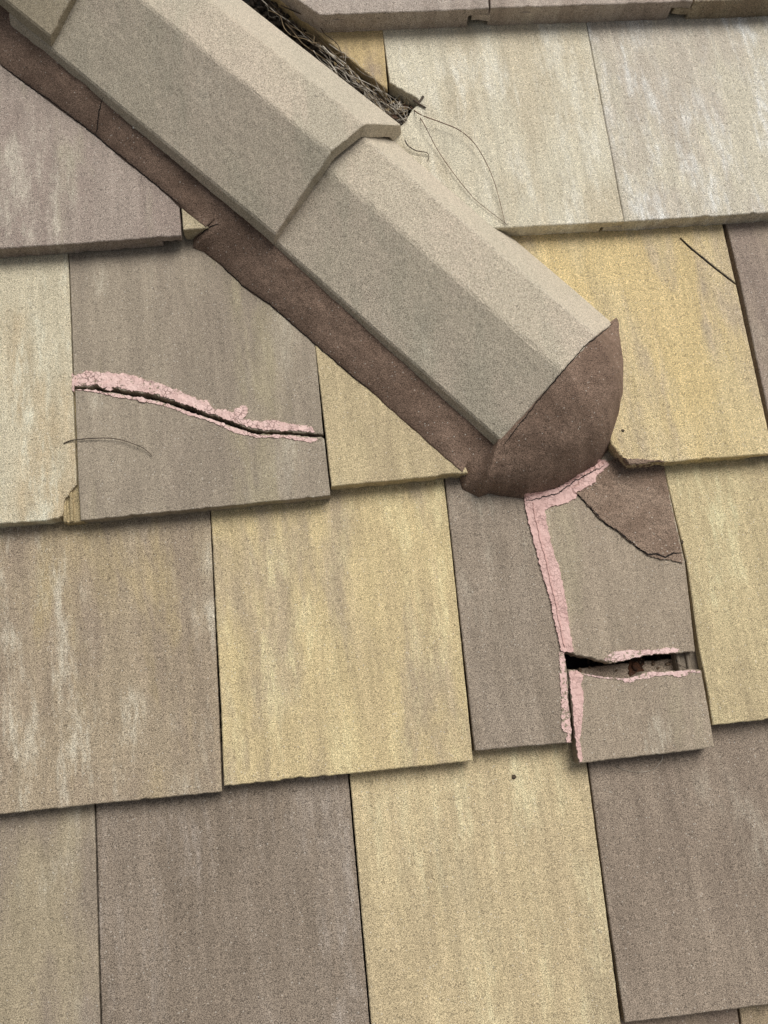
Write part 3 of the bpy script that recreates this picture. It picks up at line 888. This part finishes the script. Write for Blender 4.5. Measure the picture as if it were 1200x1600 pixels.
# a few withered leaf scraps
LFM = [flat_mat('leaf_scrap', (140, 128, 108), .7, (96, 84, 66), 200), flat_mat('leaf_scrap_brown', (112, 84, 60), .7, (80, 58, 42), 200), flat_mat('leaf_scrap_straw', (186, 168, 128), .7, (150, 130, 96), 200)]
scr = [(622, 176, .9, 11), (634, 168, 2.1, 9), (614, 160, .4, 10)]
for i in range(15):
    t = .3 + .68 * rnd.random() ** .7
    scr.append((*lane(t, rnd.uniform(-16, -5)), rnd.uniform(0, 3.1), rnd.uniform(5, 14)))
for i, (x, y, a, L) in enumerate(scr):
    c = at(x, y, rnd.uniform(-.012, .008)); V = []; tw_ = rnd.uniform(-1, 1)
    for k in range(9):
        t = k / 8 - .5; w = (.0028 if i % 2 else .0016) * math.cos(t * 3.0)
        dx, dy = math.cos(a), math.sin(a)
        for s_ in (-1, 0, 1):
            V.append(c + Vector((dx * t * L * .0009 - dy * w * s_, dy * t * L * .0009 + dx * w * s_, .0012 * abs(s_) + .002 * t * t + tw_ * s_ * t * .004)))
    Fc = []
    for k in range(8):
        for s_ in range(2): Fc.append([3 * k + s_, 3 * k + s_ + 1, 3 * k + s_ + 4, 3 * k + s_ + 3])
    n0 = len(V); V += [v - Vector((0, 0, .0004)) for v in V]; Fc += [[n0 + q for q in f][::-1] for f in Fc]
    link('leaf_scrap', V, Fc, LFM[i % 3], parent=nest)

# ------------------------------------------------------------------ inside the hole
rust = plain_grit('rust', (74, 48, 34), (38, 28, 22), 71, .9, .1, 90)
V, Fc = [], []
P = [at(x, y, -.006) for x, y in ((983, 1030), (1006, 1028), (1012, 1040), (1010, 1056), (992, 1064), (984, 1052))]
tag(patch('rust_stain', [(983, 1028), (1003, 1026), (1006, 1036), (1004, 1046), (1012, 1060), (988, 1064), (981, 1050)], .0006, rust, None, seed=21, jit=2.2, step=3, flat=PLN['5d']),
    'rusty brown stain on the grey tile head seen through the hole', 'rust')
for (x, y) in ((993, 1041),):
    c = on_plane(x, y, PLN['5d']) + Vector((0, 0, .002))
    V, Fc = tube([c - Vector((0, 0, .003)), c, c + Vector((0, 0, .0012))], .0052, .9, 18)
    nl = tag(link('nail', V, Fc, rust), 'rusty round nail head showing inside the hole', 'nail')
strand('dry_stalk', [(1046, 1033), (1058, 1038), (1070, 1044), (1078, 1050)], .0005, STD,
       'tiny dark stalk lying inside the hole over the ribbed interlock', 'dry stalk', lifts=[.003, .003, .003, .001])

V = []; Fc = []
for i in range(46):
    x = rnd.uniform(890, 1050); y = rnd.uniform(1030, 1062) if x < 915 or rnd.random() < .25 else rnd.uniform(1018, 1040)
    p = hit(x, y)
    if p.z < .004: crumb(p + Vector((0, 0, .0006)), rnd.uniform(.0009, .0034), rnd.uniform(.4, .9))
tag(link('rubble', V, Fc, plain_grit('rubble_brown', (112, 96, 80), (80, 66, 54), 63, .9, .2, 60)), 'loose crumbs of broken tile lying in the open hole', 'rubble', kind='stuff')

# ------------------------------------------------------------------ specks
def speck(x, y, r, mat, label, cat, name):
    c = hit(x, y); bm = bmesh.new(); bmesh.ops.create_icosphere(bm, subdivisions=2, radius=1)
    V = [c + Vector((v.co.x * r * (1 + .35 * nz(v.co, 1.3, x)), v.co.y * r * (1 + .35 * nz(v.co, 1.5, y)), v.co.z * r * .35)) for v in bm.verts]
    Fc = [[v.index for v in f.verts] for f in bm.faces]; bm.free()
    tag(link(name, V, Fc, mat, smooth=True), label, cat)
WH = flat_mat('white_grit', (226, 222, 212), .7); SP = flat_mat('dark_lichen', (88, 76, 58), .95, (60, 52, 42), 400)
speck(209, 199, .0017, WH, 'white grain of grit stuck in the brown mortar band', 'grit', 'grit_grain')
speck(803, 1214, .0030, SP, 'dark speck near the top of the sand yellow tile', 'speck', 'dirt_speck')
speck(1066, 847, .0026, SP, 'upper dark speck beside the corner of the mortar smear', 'speck', 'dirt_speck')
speck(1072, 876, .0022, SP, 'lower dark speck beside the corner of the mortar smear', 'speck', 'dirt_speck')
speck(973, 673, .0022, SP, 'dark speck by the broken corner of the golden ochre tile', 'speck', 'dirt_speck')
speck(971, 1057, .0009, WH, 'pale grit grain on the snapped tile', 'grit', 'grit_grain') if False else None

for o in list(bpy.data.objects):
    for k in ('_ox', '_oy', '_oz'):
        if k in o: del o[k]
